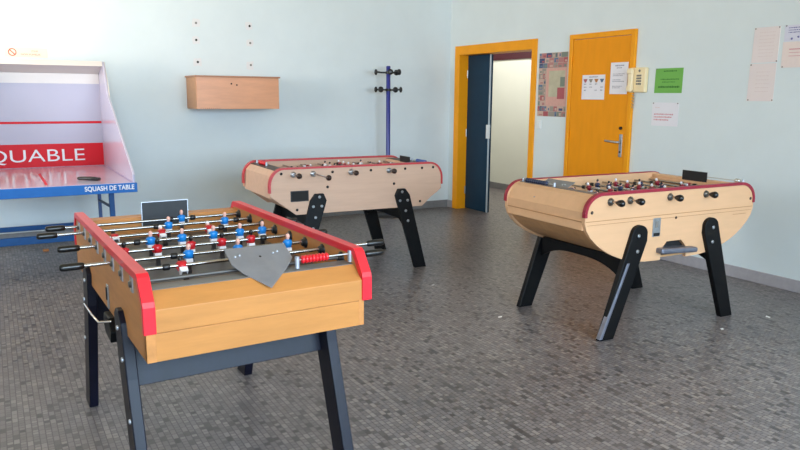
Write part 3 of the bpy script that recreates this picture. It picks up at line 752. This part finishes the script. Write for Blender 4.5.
# sheets on the wall
t, w_, h_ = sheet('notice', 'bright green notice pinned right of the phone', 'notice', 4.54, 4.242, 1.51, 1.728, 'paper_green', pins=((-1, 1),), skew=-.004)
scribble(t, -.06, .08, h_-.025, .012, 'ink_green', 2); scribble(t, -.09, .11, .012, .010, 'ink_green', 4); scribble(t, -.07, .07, -.012, .008, 'ink_green', 5); scribble(t, -.11, .12, -.055, .020, 'ink_green', 8)
t, w_, h_ = sheet('notice', 'white sheet with red print below the green notice', 'notice', 4.552, 4.262, 1.217, 1.426, 'paper', pins=((-1, 1), (1, 1)))
scribble(t, -.11, -.06, .06, .01, 'ink_rose', 1); scribble(t, -.12, .09, .0, .014, 'ink_red', 2); scribble(t, -.12, .08, -.025, .014, 'ink_red', 3); scribble(t, -.12, .05, -.05, .014, 'ink_red', 4)
t, w_, h_ = sheet('notice', 'pinkish sheet pinned high on the right wall, directly above another', 'notice', 3.60, 3.386, 1.744, 2.013, 'paper_pink', pins=((-1, 1), (1, 1), (1, -1)), skew=-.006)
for j in range(8): scribble(t, -.06, .07, .095-j*.026, .007, 'ink_rose', 60+j)
t, w_, h_ = sheet('notice', 'pinkish sheet pinned on the right wall, lower of the two hung in a column', 'notice', 3.612, 3.392, 1.447, 1.737, 'paper_pink', pins=((-1, -1), (1, -1), (-1, 1)), skew=-.004)
for j in range(6): scribble(t, -.05, .06, .08-j*.03, .007, 'ink_rose', 20+j)
t, w_, h_ = sheet('notice', 'lilac sheet with dark print at the right edge, pinned above a salmon sheet', 'notice', 3.352, 3.05, 1.893, 2.012, 'paper_lilac', pins=((-1, 1),))
for j in range(3): scribble(t, -.12, .13, .04-j*.017, .008, 'ink_violet', 30+j)
MB().lathe([(0, .009), (.004, .007)], (-.09, -.002, -.04), (0, -1, 0), 8).build('pin', 'ink_violet', t); MB().lathe([(0, .008), (.004, .007)], (-.04, -.002, -.03), (0, -1, 0), 8).build('pin', 'ink_violet', t)
t, w_, h_ = sheet('notice', 'salmon pink sheet under the lilac sheet at the right edge', 'notice', 3.356, 3.05, 1.70, 1.89, 'paper_salmon', pins=((-1, -1),))
lines(t, ((-.10, .14, .04, .008), (-.10, .14, .015, .004), (-.10, .14, -.01, .004)), 'ink_red')
# telephone
t = wall_thing('wall_telephone', 'cream push-button telephone hung on the wall beside the orange door', 'telephone', 4.715, 1.63)
bd = MB().box(-.095, .095, -.045, 0, -.115, .112).build('body', 'cream2', t, bevel=.01)
hs_ = MB().box(-.088, -.035, -.075, -.045, -.10, .10); hs_.box(-.090, -.033, -.088, -.06, .055, .105); hs_.box(-.090, -.033, -.088, -.06, -.108, -.055)
hs_.build('handset', 'cream', t, bevel=.01)
kp = MB().box(-.01, .065, -.049, -.045, -.06, .06).build('keypad', 'cream', t, bevel=.002)
for a in range(3):
    for c in range(4): MB().box(.0+a*.02, .014+a*.02, -.054, -.049, -.045+c*.025, -.029+c*.025).build('key', 'grey_plastic', kp)
MB().lathe([(0, .012), (.004, .010)], (.025, -.045, .082), (0, -1, 0), 12).build('lamp', 'grey_plastic', t)
cord = [(-.06+.012*math.cos(k*.9), -.02+.006*math.sin(k*.9), -.11-k*.0042) for k in range(36)]
MB().tube(cord, .004, 6).build('cord', 'c3', t)
# light switch
t = wall_thing('light_switch', 'white square light switch right of the open doorway', 'light switch', 6.10, 1.167)
MB().box(-.037, .037, -.008, 0, -.045, .045).build('plate', 'white_metal', t, bevel=.003)
MB().box(-.016, .016, -.013, -.008, -.024, .024).build('rocker', 'white_metal', t, bevel=.002)

# ------------------------------------------------------------------ light: daylight through the windows
def area(name, loc, rot, sx, sy, power, col, spread=180):
    l = bpy.data.lights.new(name, 'AREA'); l.shape = 'RECTANGLE'; l.size = sx; l.size_y = sy; l.energy = power; l.color = col; l.spread = math.radians(spread)
    o = bpy.data.objects.new(name, l); C.objects.link(o); o.location = loc; o.rotation_euler = rot
    return o
# band of windows behind the viewer: sky light falling in, and warm light from the ground outside going up
SKY, GND = (.56, .78, 1.0), (1., .84, .60)
area('daylight_front', ((RW[0]+RW[1])/2, YF-.25, (RW[2]+RW[3])/2), (math.radians(64), 0, 0), RW[1]-RW[0], RW[3]-RW[2], 310, SKY, 110)
area('daylight_ground', ((RW[0]+RW[1])/2, YF-.26, RW[2]+.5), (math.radians(142), 0, 0), RW[1]-RW[0], 1., 190, GND, 120)
area('daylight_left', (XL-.25, (LW[0]+LW[1])/2, (LW[2]+LW[3])/2), (math.radians(76), 0, math.radians(-80)), LW[1]-LW[0], LW[3]-LW[2], 52, (.80, .90, 1.0), 110)
area('daylight_left_ground', (XL-.26, (LW[0]+LW[1])/2, LW[2]+.5), (math.radians(125), 0, math.radians(-70)), LW[1]-LW[0], 1., 92, (1., .86, .66), 110)
area('corridor_fill_light', (6.3, 8.0, 2.66), (0, 0, 0), .6, 3.4, 46, (1., .98, .98))  # unseen light added under the ceiling to brighten the corridor
wd = bpy.data.worlds.new('world'); SC.world = wd; wd.use_nodes = True
wd.node_tree.nodes['Background'].inputs[0].default_value = (.75, .85, 1, 1); wd.node_tree.nodes['Background'].inputs[1].default_value = .3

SC.view_settings.view_transform = 'Standard'; SC.view_settings.look = 'None'; SC.view_settings.gamma = 1; SC.view_settings.exposure = 0
SC.view_settings.use_curve_mapping = False
try: SC.cycles.use_denoising = True
except Exception: pass
